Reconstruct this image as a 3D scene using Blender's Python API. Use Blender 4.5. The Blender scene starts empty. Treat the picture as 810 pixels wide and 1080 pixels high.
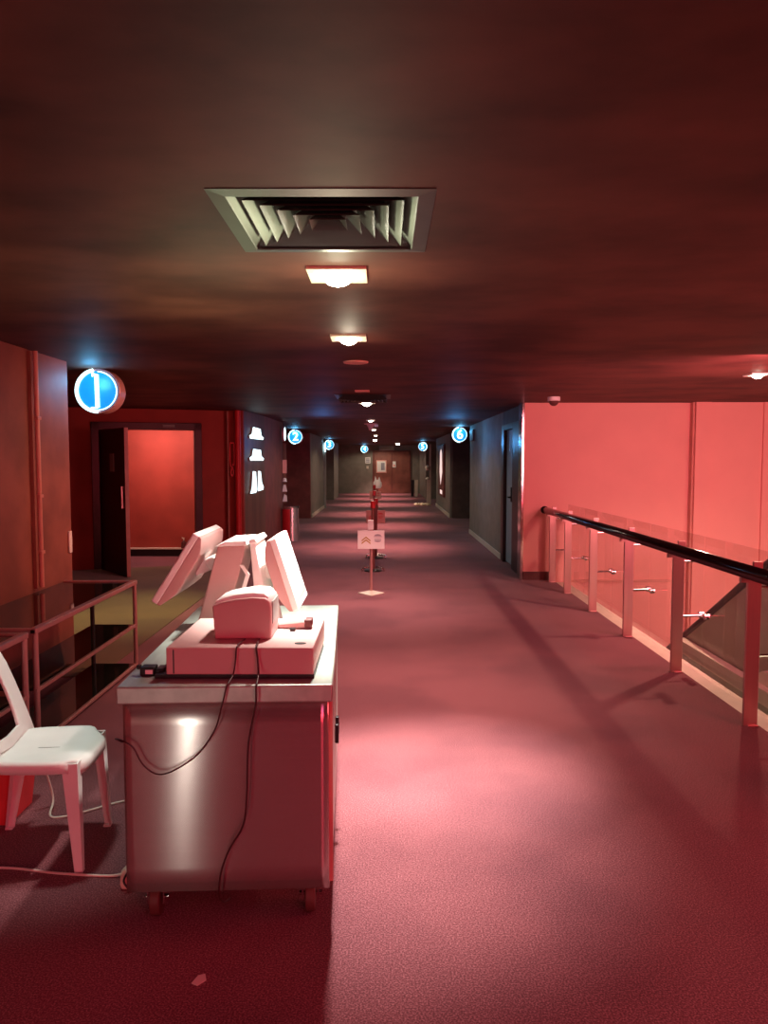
import bpy, bmesh, math, random
from mathutils import Vector, Matrix
random.seed(4)
SC = bpy.context.scene
COL = SC.collection
CZ = 2.37            # ceiling height
R = math.radians

# ------------------------------------------------------------------ materials
def new_mat(name):
    m = bpy.data.materials.new(name); m.use_nodes = True
    nt = m.node_tree; nt.nodes.clear()
    out = nt.nodes.new('ShaderNodeOutputMaterial')
    b = nt.nodes.new('ShaderNodeBsdfPrincipled')
    nt.links.new(b.outputs[0], out.inputs[0])
    return m, nt, b, out
def mat(name, col, rough=.5, metal=0., var=.12, scale=6., bump=0., col2=None, stretch=(1,1,1), aniso=0., spec=.5, det=4.):
    m, nt, b, out = new_mat(name)
    tc = nt.nodes.new('ShaderNodeTexCoord'); mp = nt.nodes.new('ShaderNodeMapping')
    mp.inputs['Scale'].default_value = stretch
    nt.links.new(tc.outputs['Object'], mp.inputs[0])
    n = nt.nodes.new('ShaderNodeTexNoise'); n.inputs['Scale'].default_value = scale; n.inputs['Detail'].default_value = det
    nt.links.new(mp.outputs[0], n.inputs['Vector'])
    r = nt.nodes.new('ShaderNodeValToRGB')
    c2 = col2 if col2 else tuple(min(1, c*(1+var)+.002) for c in col)
    c1 = col if col2 else tuple(c*(1-var) for c in col)
    r.color_ramp.elements[0].color = (*c1, 1); r.color_ramp.elements[1].color = (*c2, 1)
    r.color_ramp.elements[0].position = .35; r.color_ramp.elements[1].position = .65
    nt.links.new(n.outputs['Fac'], r.inputs[0]); nt.links.new(r.outputs[0], b.inputs['Base Color'])
    b.inputs['Roughness'].default_value = rough; b.inputs['Metallic'].default_value = metal
    b.inputs['Specular IOR Level'].default_value = spec
    if aniso:
        b.inputs['Anisotropic'].default_value = aniso
        tg = nt.nodes.new('ShaderNodeCombineXYZ'); tg.inputs[2].default_value = 1
        nt.links.new(tg.outputs[0], b.inputs['Tangent'])
    if bump:
        bp = nt.nodes.new('ShaderNodeBump'); bp.inputs['Strength'].default_value = bump; bp.inputs['Distance'].default_value = .01
        nt.links.new(n.outputs['Fac'], bp.inputs['Height']); nt.links.new(bp.outputs[0], b.inputs['Normal'])
    return m
def emis(name, col, strength):
    m, nt, b, out = new_mat(name)
    n = nt.nodes.new('ShaderNodeTexNoise'); n.inputs['Scale'].default_value = 9
    mx = nt.nodes.new('ShaderNodeMapRange'); mx.inputs['To Min'].default_value = strength*.9; mx.inputs['To Max'].default_value = strength*1.1
    nt.links.new(n.outputs['Fac'], mx.inputs['Value']); nt.links.new(mx.outputs[0], b.inputs['Emission Strength'])
    b.inputs['Base Color'].default_value = (*[c*.4 for c in col], 1)
    b.inputs['Emission Color'].default_value = (*col, 1)
    b.inputs['Roughness'].default_value = .3
    return m
def glass(name, tint, ior=1.45, alpha=.04):
    m, nt, b, out = new_mat(name); nt.nodes.remove(b)
    tr = nt.nodes.new('ShaderNodeBsdfTransparent'); tr.inputs[0].default_value = (*tint, 1)
    gl = nt.nodes.new('ShaderNodeBsdfGlossy'); gl.inputs['Roughness'].default_value = .02
    fr = nt.nodes.new('ShaderNodeFresnel'); fr.inputs[0].default_value = ior
    df = nt.nodes.new('ShaderNodeBsdfDiffuse'); df.inputs[0].default_value = (.7, .5, .48, 1)
    n = nt.nodes.new('ShaderNodeTexNoise'); n.inputs['Scale'].default_value = 3
    mm = nt.nodes.new('ShaderNodeMath'); mm.operation = 'MULTIPLY'; mm.inputs[1].default_value = alpha
    nt.links.new(n.outputs['Fac'], mm.inputs[0])
    m1 = nt.nodes.new('ShaderNodeMixShader'); m2 = nt.nodes.new('ShaderNodeMixShader')
    nt.links.new(mm.outputs[0], m1.inputs[0]); nt.links.new(tr.outputs[0], m1.inputs[1]); nt.links.new(df.outputs[0], m1.inputs[2])
    ge = nt.nodes.new('ShaderNodeNewGeometry'); sb_ = nt.nodes.new('ShaderNodeMath'); sb_.operation = 'SUBTRACT'; sb_.inputs[0].default_value = 1
    ml = nt.nodes.new('ShaderNodeMath'); ml.operation = 'MULTIPLY'
    nt.links.new(ge.outputs['Backfacing'], sb_.inputs[1]); nt.links.new(sb_.outputs[0], ml.inputs[0]); nt.links.new(fr.outputs[0], ml.inputs[1])
    nt.links.new(ml.outputs[0], m2.inputs[0]); nt.links.new(m1.outputs[0], m2.inputs[1]); nt.links.new(gl.outputs[0], m2.inputs[2])
    nt.links.new(m2.outputs[0], out.inputs[0])
    return m
def carpet_mat(name, c1, c2, c3):
    m, nt, b, out = new_mat(name)
    tc = nt.nodes.new('ShaderNodeTexCoord')
    v = nt.nodes.new('ShaderNodeTexNoise'); v.inputs['Scale'].default_value = 170; v.inputs['Detail'].default_value = 3
    n = nt.nodes.new('ShaderNodeTexNoise'); n.inputs['Scale'].default_value = 1.1; n.inputs['Detail'].default_value = 5
    nt.links.new(tc.outputs['Object'], v.inputs['Vector']); nt.links.new(tc.outputs['Object'], n.inputs['Vector'])
    r = nt.nodes.new('ShaderNodeValToRGB')
    e = r.color_ramp.elements; e[0].position = .36; e[0].color = (*c1, 1); e[1].position = .66; e[1].color = (*c3, 1)
    q = r.color_ramp.elements.new(.5); q.color = (*c2, 1)
    nt.links.new(v.outputs['Fac'], r.inputs[0])
    r2 = nt.nodes.new('ShaderNodeValToRGB'); r2.color_ramp.elements[0].position = .38; r2.color_ramp.elements[0].color = (.72, .7, .74, 1)
    r2.color_ramp.elements[1].position = .56; r2.color_ramp.elements[1].color = (1, 1, 1, 1)
    nt.links.new(n.outputs['Fac'], r2.inputs[0])
    mx = nt.nodes.new('ShaderNodeMix'); mx.data_type = 'RGBA'; mx.blend_type = 'MULTIPLY'; mx.inputs['Factor'].default_value = 1
    nt.links.new(r.outputs[0], mx.inputs[6]); nt.links.new(r2.outputs[0], mx.inputs[7])
    nt.links.new(mx.outputs[2], b.inputs['Base Color'])
    b.inputs['Roughness'].default_value = .9; b.inputs['Specular IOR Level'].default_value = .15
    b.inputs['Sheen Weight'].default_value = .25; b.inputs['Sheen Roughness'].default_value = .4
    bp = nt.nodes.new('ShaderNodeBump'); bp.inputs['Strength'].default_value = .6; bp.inputs['Distance'].default_value = .004
    nt.links.new(v.outputs['Fac'], bp.inputs['Height']); nt.links.new(bp.outputs[0], b.inputs['Normal'])
    return m

M = {
 'carpet': carpet_mat('purple_carpet', (.125,.036,.044), (.20,.060,.072), (.37,.15,.165)),
 'olive': carpet_mat('olive_carpet', (.09,.058,.022), (.14,.095,.036), (.20,.145,.06)),
 'ceiling': mat('dark_rough_ceiling', (.050,.013,.010), .6, var=.5, scale=1.6, col2=(.135,.042,.031), stretch=(1,1.3,1), bump=.25, det=9, spec=.2),
 'redwall': mat('red_plaster', (.34,.045,.03), .75, var=.15, scale=2),
 'brownwall': mat('brown_red_plaster', (.26,.085,.06), .55, var=.2, scale=3),
 'salmon': mat('salmon_wall', (.80,.36,.32), .8, var=.03, scale=1.5),
 'greywall': mat('grey_green_wall', (.24,.225,.185), .7, var=.1, scale=4),
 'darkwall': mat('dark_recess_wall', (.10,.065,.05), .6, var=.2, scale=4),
 'brownpanel': mat('brown_wood_panel', (.16,.075,.045), .45, var=.25, scale=5, stretch=(1,1,.1)),
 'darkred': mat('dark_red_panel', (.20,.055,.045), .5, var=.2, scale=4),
 'redpaint': mat('glossy_red_paint', (.6,.02,.025), .35, var=.05),
 'black': mat('black_plastic', (.012,.011,.012), .4, var=.3),
 'blackpaint': mat('black_door_paint', (.025,.013,.011), .35, var=.2),
 'blackglass': mat('black_table_glass', (.010,.011,.008), .05, var=.1, spec=.9),
 'steel': mat('brushed_steel', (.66,.58,.55), .205, .82, var=.025, scale=14, stretch=(.12,1,9), aniso=1.),
 'steeltop': mat('worn_steel_top', (.46,.52,.46), .42, .6, var=.1, scale=18, stretch=(1,.15,1)),
 'chrome': mat('chrome', (.78,.74,.72), .12, 1, var=.04),
 'satin': mat('satin_steel_post', (.60,.34,.32), .32, .6, var=.06, scale=20, stretch=(1,1,.05)),
 'whiteplastic': mat('white_plastic', (.86,.86,.83), .42, var=.03),
 'beige': mat('red_lit_beige_plastic', (.56,.35,.33), .45, var=.03),  # beige reddened: part of the red front light is put into this colour
 'greyplastic': mat('grey_plastic', (.36,.38,.36), .4, var=.05),
 'screen': mat('pale_screen', (.42,.46,.42), .15, var=.1, scale=4),
 'paper': mat('white_card', (.92,.92,.88), .6, var=.02),
 'pinkpaper': mat('pink_card', (.85,.42,.36), .6, var=.05),
 'gold': mat('gold_ink', (.45,.30,.05), .5, var=.1),
 'ink': mat('grey_ink', (.32,.33,.38), .5, var=.1),
 'cream': mat('cream_trim', (.72,.66,.54), .45, var=.05),
 'copper': mat('painted_conduit', (.62,.27,.22), .4, var=.08),
 'rubber': mat('dark_red_rubber', (.11,.03,.028), .55, var=.2),
 'handrail': mat('dark_polished_rail', (.10,.075,.085), .13, .9, var=.1),
 'bluelitdoor': mat('blue_lit_door', (.28,.42,.50), .5, var=.05),  # the bluish light on the door is painted into this colour
 'redplastic': mat('red_plastic', (.80,.06,.07), .35, var=.05),
 'yellow': mat('yellowed_plastic', (.80,.70,.45), .5, var=.2, scale=14),
 'greenpanel': mat('pale_green_panel', (.34,.33,.25), .3, var=.12, scale=2),
 'cable': mat('dark_cable', (.05,.012,.014), .4, var=.1),
 'whitecable': mat('cream_cable', (.75,.66,.58), .45, var=.05),
 'vent': mat('grey_vent_metal', (.07,.08,.068), .4, .2, var=.1),
 'glass': glass('balustrade_glass', (.97,.94,.93)),
 'lamp': emis('warm_lamp', (1,.93,.74), 30),
 'lampfar': emis('warm_lamp_far', (1,.88,.70), 14),
 'signblue': emis('blue_sign_face', (.01,.30,.72), .9),
 'signwhite': emis('white_blue_neon', (.62,.93,1), 2.6),
 'signrim': mat('sign_drum', (.62,.30,.30), .3, .4, var=.1),
 'lightbox': emis('lit_poster', (1,.72,.66), 1.0),
 'iconlight': emis('icon_light', (.72,.95,1), 2.4),
}

# ------------------------------------------------------------------ mesh helpers
class MB:
    def __init__(s): s.bm = bmesh.new()
    def box(s, x0, x1, y0, y1, z0, z1, mtx=None):
        vs = [s.bm.verts.new((x, y, z)) for x in (x0, x1) for y in (y0, y1) for z in (z0, z1)]
        for f in ((0,1,3,2),(4,6,7,5),(0,4,5,1),(2,3,7,6),(0,2,6,4),(1,5,7,3)):
            s.bm.faces.new([vs[i] for i in f])
        if mtx:
            for v in vs: v.co = mtx @ v.co
        return s
    def prism(s, pts, axis, a0, a1, mtx=None):
        """pts: 2-D polygon, extruded along axis ('x','y','z')"""
        def P(p, a): return {'y': (p[0], a, p[1]), 'x': (a, p[0], p[1]), 'z': (p[0], p[1], a)}[axis]
        A = [s.bm.verts.new(P(p, a0)) for p in pts]; B = [s.bm.verts.new(P(p, a1)) for p in pts]
        n = len(pts)
        s.bm.faces.new(A); s.bm.faces.new(B[::-1])
        for i in range(n): s.bm.faces.new((A[i], B[i], B[(i+1) % n], A[(i+1) % n]))
        if mtx:
            for v in A+B: v.co = mtx @ v.co
        return s
    def cyl(s, p0, p1, r0, r1=None, seg=20):
        p0, p1 = Vector(p0), Vector(p1); r1 = r0 if r1 is None else r1
        d = (p1-p0).normalized(); u = d.orthogonal().normalized(); w = d.cross(u)
        A, B = [], []
        for i in range(seg):
            a = 2*math.pi*i/seg; o = u*math.cos(a)+w*math.sin(a)
            A.append(s.bm.verts.new(p0+o*r0)); B.append(s.bm.verts.new(p1+o*r1))
        s.bm.faces.new(A[::-1]); s.bm.faces.new(B)
        for i in range(seg): s.bm.faces.new((A[i], A[(i+1) % seg], B[(i+1) % seg], B[i]))
        return s
    def tube(s, pts, r, seg=8, smooth=6):
        P = [Vector(p) for p in pts]
        if smooth > 1 and len(P) > 2:
            Q = []
            for i in range(len(P)-1):
                a = P[max(i-1, 0)]; b = P[i]; c = P[i+1]; d = P[min(i+2, len(P)-1)]
                for k in range(smooth):
                    t = k/smooth
                    Q.append(.5*((2*b)+(c-a)*t+(2*a-5*b+4*c-d)*t*t+(3*b-a-3*c+d)*t**3))
            Q.append(P[-1]); P = Q
        rings = []; u = None
        for i, p in enumerate(P):
            d = (P[min(i+1, len(P)-1)]-P[max(i-1, 0)]).normalized()
            if u is None: u = d.orthogonal().normalized()
            u = (u-d*u.dot(d)).normalized(); w = d.cross(u)
            rings.append([s.bm.verts.new(p+(u*math.cos(2*math.pi*k/seg)+w*math.sin(2*math.pi*k/seg))*r) for k in range(seg)])
        for a, b in zip(rings, rings[1:]):
            for k in range(seg): s.bm.faces.new((a[k], a[(k+1) % seg], b[(k+1) % seg], b[k]))
        s.bm.faces.new(rings[0][::-1]); s.bm.faces.new(rings[-1])
        return s
    def sweep(s, rows):
        """rows: list of equal closed cross-sections (lists of points)"""
        rr = [[s.bm.verts.new(p) for p in row] for row in rows]; n = len(rows[0])
        for a, b in zip(rr, rr[1:]):
            for k in range(n): s.bm.faces.new((a[k], a[(k+1) % n], b[(k+1) % n], b[k]))
        s.bm.faces.new(rr[0][::-1]); s.bm.faces.new(rr[-1])
        return s
    def dome(s, c, r, zs=-1, sx=1, sz=1, seg=20, rings=6):
        prev = None; c = Vector(c)
        for j in range(rings):
            a = (math.pi/2)*j/rings
            ring = [s.bm.verts.new(c+Vector((math.cos(a)*r*sx*math.cos(t*2*math.pi/seg), math.cos(a)*r*sx*math.sin(t*2*math.pi/seg), zs*math.sin(a)*r*sz))) for t in range(seg)]
            if prev:
                for k in range(seg): s.bm.faces.new((prev[k], prev[(k+1) % seg], ring[(k+1) % seg], ring[k]))
            else: s.bm.faces.new(ring)
            prev = ring
        s.bm.faces.new(prev)
        return s
    def build(s, name, m, parent=None, bevel=0., smooth=False, sub=0):
        bmesh.ops.recalc_face_normals(s.bm, faces=s.bm.faces)
        me = bpy.data.meshes.new(name); s.bm.to_mesh(me); s.bm.free()
        if smooth:
            for p in me.polygons: p.use_smooth = True
        me.materials.append(M[m])
        o = bpy.data.objects.new(name, me); COL.objects.link(o)
        if parent: o.parent = parent
        if bevel:
            b = o.modifiers.new('bevel', 'BEVEL'); b.width = bevel; b.segments = 3; b.limit_method = 'ANGLE'; b.angle_limit = R(35)
            if smooth is False:
                for p in me.polygons: p.use_smooth = True
                me.set_sharp_from_angle(angle=R(30))
                w = o.modifiers.new('wn', 'WEIGHTED_NORMAL'); w.keep_sharp = True
        if sub:
            b = o.modifiers.new('sub', 'SUBSURF'); b.levels = sub; b.render_levels = sub
        return o

def tag(o, label, cat, group=None):
    o['label'] = label; o['category'] = cat
    if group: o['group'] = group
    return o
def thing(name, label, cat, loc, rz=0., group=None):
    o = bpy.data.objects.new(name, None); COL.objects.link(o); o.empty_display_size = .1
    o.location = loc; o.rotation_euler = (0, 0, rz)
    return tag(o, label, cat, group)
def struct(o): o['kind'] = 'structure'; return o
def dup(root, loc, label=None, rz=None):
    r = root.copy(); COL.objects.link(r); r.location = loc
    if rz is not None: r.rotation_euler = (0, 0, rz)
    if label: r['label'] = label
    for ch in list(root.children):
        c = ch.copy(); COL.objects.link(c); c.parent = r
        for g in ch.children:
            d = g.copy(); COL.objects.link(d); d.parent = c
    return r
def wall(name, p0, p1, z0, z1, m, t=.12, side=1):
    """upright slab between plan points p0,p1; thickness on the `side` of the direction"""
    a, b = Vector((*p0, 0)), Vector((*p1, 0)); n = Vector((-(b-a).y, (b-a).x, 0)).normalized()*t*side
    k = MB(); k.prism([(a.x, a.y), (b.x, b.y), (b.x+n.x, b.y+n.y), (a.x+n.x, a.y+n.y)], 'z', z0, z1)
    return struct(k.build(name, m))
def text_mesh(txt, size, name, m, parent, loc, rot=(R(90),0,0), ext=.004, sx=1):
    c = bpy.data.curves.new('t', 'FONT'); c.body = txt; c.size = size; c.extrude = ext; c.align_x = 'CENTER'; c.align_y = 'CENTER'; c.offset = size*.02
    o = bpy.data.objects.new('t', c); COL.objects.link(o)
    bpy.context.view_layer.update()
    me = bpy.data.meshes.new_from_object(o.evaluated_get(bpy.context.evaluated_depsgraph_get()))
    bpy.data.objects.remove(o); me.materials.clear(); me.materials.append(M[m])
    q = bpy.data.objects.new(name, me); COL.objects.link(q); q.parent = parent; q.location = loc; q.rotation_euler = rot; q.scale = (sx, 1, 1)
    return q

# ------------------------------------------------------------------ lights
def area(loc, rot, size, power, col, sy=None, spread=None):
    l = bpy.data.lights.new('area_light', 'AREA'); l.size = size; l.energy = power; l.color = col
    if sy: l.shape = 'RECTANGLE'; l.size_y = sy
    if spread: l.spread = spread
    o = bpy.data.objects.new('area_light', l); COL.objects.link(o); o.location = loc; o.rotation_euler = rot
    return o
def spot(loc, power, col, ang=110, blend=.6, r=.05, rot=(0,0,0)):
    l = bpy.data.lights.new('spot_light', 'SPOT'); l.energy = power; l.color = col; l.spot_size = R(ang); l.spot_blend = blend; l.shadow_soft_size = r
    o = bpy.data.objects.new('spot_light', l); COL.objects.link(o); o.location = loc; o.rotation_euler = rot
    return o
def point(loc, power, col, r=.05):
    l = bpy.data.lights.new('point_light', 'POINT'); l.energy = power; l.color = col; l.shadow_soft_size = r
    o = bpy.data.objects.new('point_light', l); COL.objects.link(o); o.location = loc
    return o

# ================================================================== SETTING
fl = MB(); fl.box(-6, 2.27, -5, 40, -.3, 0); fl.box(2.27, 5, 10.42, 40, -.3, 0)
struct(fl.build('floor', 'carpet'))
struct(MB().prism([(-5.6,5.6), (-2.12,5.6), (-2.12,11.1), (-2.3,11.95), (-5.6,10.75)], 'z', -.02, .006).build('floor', 'olive'))
for x0, x1, y0, y1 in ((-6, -.47, -5, 40), (.11, 9, -5, 40), (-.47, .11, -5, 2.27), (-.47, .11, 2.85, 40)):
    struct(MB().box(x0, x1, y0, y1, CZ, CZ+.2).build('ceiling', 'ceiling'))
struct(MB().box(-.6, .3, 2.1, 3.0, CZ+.2, CZ+.25).build('ceiling', 'black'))
# left side
struct(MB().box(-2.62, -2.47, -5, 6.05, 0, CZ).build('wall_left', 'brownwall'))
struct(MB().box(-5.75, -5.6, 5.6, 13.6, 0, CZ).build('wall_left', 'redwall'))
struct(MB().box(-5.6, -2.62, 5.45, 5.6, 0, CZ).build('wall_left', 'brownwall'))
H0, H1 = (-4.15, 11.30), (-2.87, 11.75)
wall('wall_back_left', (-5.6, 10.79), H0, 0, CZ, 'redwall')
wall('wall_back_left', H1, (-2.43, 11.905), 0, CZ, 'redwall')
wall('wall_back_left', H0, H1, 2.08, CZ, 'redwall')
wall('wall_back_left', (-5.6, 12.9), (-2.3, 12.9), 0, CZ, 'redwall')
struct(MB().box(-5.5, -2.35, 12.84, 12.9, 0, .12).build('baseboard_left', 'black'))
struct(MB().box(-5.5, -2.35, 12.82, 12.9, .12, .14).build('trim_1', 'cream'))
# frame of the left doorway
d = (Vector(H1)-Vector(H0)).normalized(); n = Vector((d.y, -d.x))
fr = MB()
ang = math.atan2(d.y, d.x)
T = Matrix.Translation((H0[0], H0[1], 0)) @ Matrix.Rotation(ang, 4, 'Z')
L = (Vector(H1)-Vector(H0)).length
fr.box(-.13, .0, -.04, .14, 0, 2.17, T); fr.box(L-.02, L+.09, -.04, .14, 0, 2.17, T); fr.box(-.13, L+.09, -.04, .14, 2.06, 2.17, T)
struct(fr.build('trim_2', 'blackpaint', bevel=.006))
leaf = thing('door_1', 'dark half-open double door leaf of the red lit doorway', 'door', (-4.13, 11.24, 0), math.atan2(-.76, .62))
del leaf['label'], leaf['category']; leaf['kind'] = 'structure'
MB().box(0, 1.0, -.025, .025, .01, 2.05).build('door_leaf', 'blackpaint', leaf, bevel=.004)
MB().box(.93, .945, -.06, -.035, .95, 1.25).box(.93, .945, -.04, -.02, .95, .97).box(.93,.945,-.04,-.02,1.23,1.25).build('door_handle', 'satin', leaf)
MB().box(.45, .6, -.032, -.024, 1.45, 1.7).build('door_notice', 'greyplastic', leaf)
MB().box(.995, 1.006, -.026, .026, .01, 2.05).build('edge_strip', 'copper', leaf)

# red pipe column end of the back-left wall, then corridor left wall
struct(MB().box(-2.43, -2.17, 11.9, 12.15, 0, CZ).build('wall_back_left', 'redwall'))
wall('wall_left', (-2.17, 12.0), (-2.07, 13.4), 0, CZ, 'brownpanel', .1)
wall('wall_left', (-2.07, 13.4), (-2.05, 15.6), 0, CZ, 'darkred', .1)
struct(MB().box(-4.2, -2.05, 15.5, 15.6, 0, CZ).build('wall_left', 'darkred'))
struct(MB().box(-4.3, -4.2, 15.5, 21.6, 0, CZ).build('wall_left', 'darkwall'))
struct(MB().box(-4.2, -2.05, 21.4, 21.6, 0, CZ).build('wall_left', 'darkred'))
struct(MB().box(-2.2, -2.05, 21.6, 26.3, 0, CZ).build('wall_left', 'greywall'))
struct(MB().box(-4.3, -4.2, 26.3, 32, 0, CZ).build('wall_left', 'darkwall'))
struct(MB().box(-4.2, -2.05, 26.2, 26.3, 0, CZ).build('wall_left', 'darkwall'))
struct(MB().box(-4.2, -2.05, 31.5, 31.7, 0, CZ).build('wall_left', 'greywall'))
struct(MB().box(-2.2, -2.05, 31.7, 34.5, 0, CZ).build('wall_left', 'greywall'))
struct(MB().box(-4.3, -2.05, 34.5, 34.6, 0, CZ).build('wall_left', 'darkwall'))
struct(MB().box(-2.04, -2.02, 21.6, 26.3, 0, .1).build('baseboard_left', 'cream'))
# end wall
struct(MB().box(-4.3, -.55, 38, 38.2, 0, CZ).build('wall_back', 'greywall'))
struct(MB().box(1.32, 4, 38, 38.2, 0, CZ).build('wall_back', 'greywall'))
struct(MB().box(-.55, 1.32, 38, 38.2, 2.08, CZ).build('wall_back', 'greywall'))
struct(MB().box(-4.3, -4.2, 34.6, 38, 0, CZ).build('wall_left', 'greywall'))
d2 = thing('door_2', '', '', (.385, 37.98, 0)); del d2['label'], d2['category']; d2['kind'] = 'structure'
MB().box(-.88, -.01, 0, .05, .01, 2.05).build('door_leaf', 'brownwall', d2, bevel=.01)
MB().box(.01, .88, 0, .05, .01, 2.05).build('door_leaf', 'brownwall', d2, bevel=.01)
MB().box(-.935, -.885, -.04, .1, 0, 2.08).box(.885, .935, -.04, .1, 0, 2.08).box(-.935, .935, -.04, .1, 2.06, 2.11).build('door_frame', 'darkred', d2)
MB().box(-.02, .02, -.03, -.0, .01, 2.05).build('meeting_strip', 'darkred', d2)
# right corridor wall
struct(MB().box(1.9, 2.05, 12.35, 17, 0, CZ).build('wall_right', 'greywall'))
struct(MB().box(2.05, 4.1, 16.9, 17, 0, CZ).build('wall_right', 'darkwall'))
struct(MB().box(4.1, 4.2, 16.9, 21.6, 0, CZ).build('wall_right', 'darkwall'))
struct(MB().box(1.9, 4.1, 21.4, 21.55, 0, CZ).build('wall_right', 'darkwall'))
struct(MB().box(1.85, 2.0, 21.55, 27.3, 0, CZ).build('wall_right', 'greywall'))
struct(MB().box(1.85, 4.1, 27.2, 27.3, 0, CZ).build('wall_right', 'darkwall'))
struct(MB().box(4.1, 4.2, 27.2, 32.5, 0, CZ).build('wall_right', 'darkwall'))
struct(MB().box(1.75, 4.1, 32.3, 32.5, 0, CZ).build('wall_right', 'greywall'))
struct(MB().box(1.75, 1.9, 32.5, 38, 0, CZ).build('wall_right', 'greywall'))
struct(MB().box(1.885, 1.9, 12.35, 17.0, 0, .09).build('baseboard_right', 'cream'))
struct(MB().box(1.83, 1.85, 21.55, 27.3, 0, .1).build('baseboard_right', 'cream'))
# service doorway in the right wall: lintel, black frame, pale door
struct(MB().box(1.9, 2.05, 10.5, 12.35, 2.16, CZ).build('wall_right', 'darkwall'))
struct(MB().box(1.88, 2.06, 12.12, 12.35, 0, 2.16).box(1.88, 2.06, 10.62, 11.3, 0, 2.16).box(1.88, 2.06, 11.3, 12.12, 2.08, 2.16).build('trim_3', 'blackpaint', bevel=.005))
d3 = thing('door_3', '', '', (1.93, 11.31, 0)); del d3['label'], d3['category']; d3['kind'] = 'structure'
MB().box(0, .05, 0, .8, .02, 2.07).build('door_leaf', 'bluelitdoor', d3, bevel=.004)
MB().box(-.012, 0, .3, .36, .98, 1.2).cyl((-.05, .33, 1.05), (0, .33, 1.05), .012).cyl((-.05, .25, 1.05), (-.05, .36, 1.05), .012).build('door_handle', 'black', d3)
# salmon wall beyond the balustrade
struct(MB().box(1.87, 4.1, 10.3, 10.5, -4, CZ).build('wall_back_right', 'salmon'))
struct(MB().box(4.1, 4.3, 10.16, 10.5, -4, CZ).box(4.3, 5.0, 10.2, 10.5, -4, CZ).box(5.0, 9, 10.17, 10.5, -4, CZ).build('wall_back_right', 'salmon'))
struct(MB().box(4.075, 4.10, 10.20, 10.31, -4, CZ).build('step_shade_strip', 'copper'))  # darker strip paints the shade on the left-facing wall step
struct(MB().box(1.83, 1.87, 10.27, 10.5, 0, CZ).build('trim_5', 'chrome', bevel=.008))
struct(MB().box(1.87, 2.27, 10.26, 10.3, 0, .11).build('baseboard_right', 'rubber'))
struct(MB().box(2.45, 4.08, 10.27, 10.3, -.03, 0).build('trim_6', 'copper'))
struct(MB().box(9, 9.2, -5, 10.5, -4, CZ).build('wall_right', 'salmon'))
struct(MB().box(-6, 9, -5.2, -5, -4, CZ).build('wall_front', 'brownwall'))
struct(MB().box(2.27, 9, -5, 10.5, -4.1, -4).build('floor', 'greenpanel'))
# floor slab edge
struct(MB().box(2.27, 2.47, -5, 10.27, -.34, -.03).build('trim_7', 'cream', bevel=.01))

# ================================================================== BALUSTRADE
posts = [2.2, 3.39, 4.56, 5.74, 6.91, 8.08, 9.2, 10.05]
bal = thing('glass_balustrade', 'long glass balustrade with steel posts and dark round handrail beside the void', 'balustrade', (2.27, 6.2, 0))
OX, OY = 2.27, 6.2
for i, y in enumerate(posts):
    p = MB().box(2.17-OX, 2.255-OX, y-.012-OY, y+.012-OY, 0, .93).box(2.19-OX, 2.255-OX, y-.03-OY, y+.03-OY, 0, .012).box(2.205-OX, 2.26-OX, y-.012-OY, y+.012-OY, .93, 1.0)
    po = p.build('post', 'satin', bal, bevel=.004)
    MB().box(2.13-OX, 2.20-OX, y-.014-OY, y+.014-OY, .875, .905).box(2.14-OX, 2.17-OX, y-.02-OY, y+.02-OY, .89, .915).build('rail_bracket', 'satin', po)
    for z in (.845, .43):
        MB().cyl((2.22-OX, y-OY, z), (2.47-OX, y+.03-OY, z), .009, seg=10).cyl((2.415-OX, y+.09-OY, z), (2.415-OX, y-.07-OY, z), .012, seg=10).cyl((2.40-OX, y+.06-OY, z), (2.435-OX, y+.06-OY, z), .024, seg=14).cyl((2.40-OX, y-.04-OY, z), (2.435-OX, y-.04-OY, z), .024, seg=14).build('glass_clamp', 'chrome', po, smooth=False)
MB().tube([(2.15-OX, -1-OY, .945), (2.15-OX, 10.12-OY, .945), (2.15-OX, 10.25-OY, .945)], .043, 20, 1).cyl((2.15-OX, 10.255-OY, .945), (2.15-OX, 10.30-OY, .945), .05).build('handrail', 'handrail', bal, smooth=True)
gy = [1.0]+[y+.01 for y in posts]
for a, b in zip(gy, gy[1:]):
    MB().box(2.412-OX, 2.424-OX, a+.012-OY, b-.012-OY, -.24, 1.03).build('glass_pane', 'glass', bal)

# escalator / stair down in the void
es = thing('escalator', 'descending escalator with dark rubber handrail seen through the glass balustrade', 'escalator', (3.1, 6.4, -.3))
def EP(s, dz): return (6.1-6.4+s*math.cos(R(30)), .80+.3-s*math.sin(R(30))+dz)   # y,z local
for k, X in enumerate((0., 1.0)):
    MB().tube([(X, -1.6, 1.10), (X, -.6, 1.10), (X, EP(0,0)[0], EP(0,0)[1]), (X, EP(1.5,0)[0], EP(1.5,0)[1]), (X, EP(5,0)[0], EP(5,0)[1])], .034, 12, 5).build('rubber_handrail', 'black', es, smooth=True)
    a, b = EP(0, -.04), EP(5, -.04); c, e = EP(5, -.95), EP(0, -.95)
    MB().prism([(-1.6, 1.06), a, b, c, e, (-1.6, .15)], 'x', X-.01, X+.01).build('side_panel', 'greenpanel', es)
    MB().prism([(-1.6, .22), (e[0], e[1]+.06), (c[0], c[1]+.06), (c[0], c[1]-.1), (e[0], e[1]-.1), (-1.6, .05)], 'x', X-.05, X+.05).build('skirt', 'cream', es)
st = MB()
for k in range(14):
    y, z = EP(.3+k*.34, -.92); st.box(.06, .94, y-.15, y+.15, z-.18, z)
st.box(.06, .94, -1.6, -.2, .1, .16)
st.build('steps', 'greyplastic', es)
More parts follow.
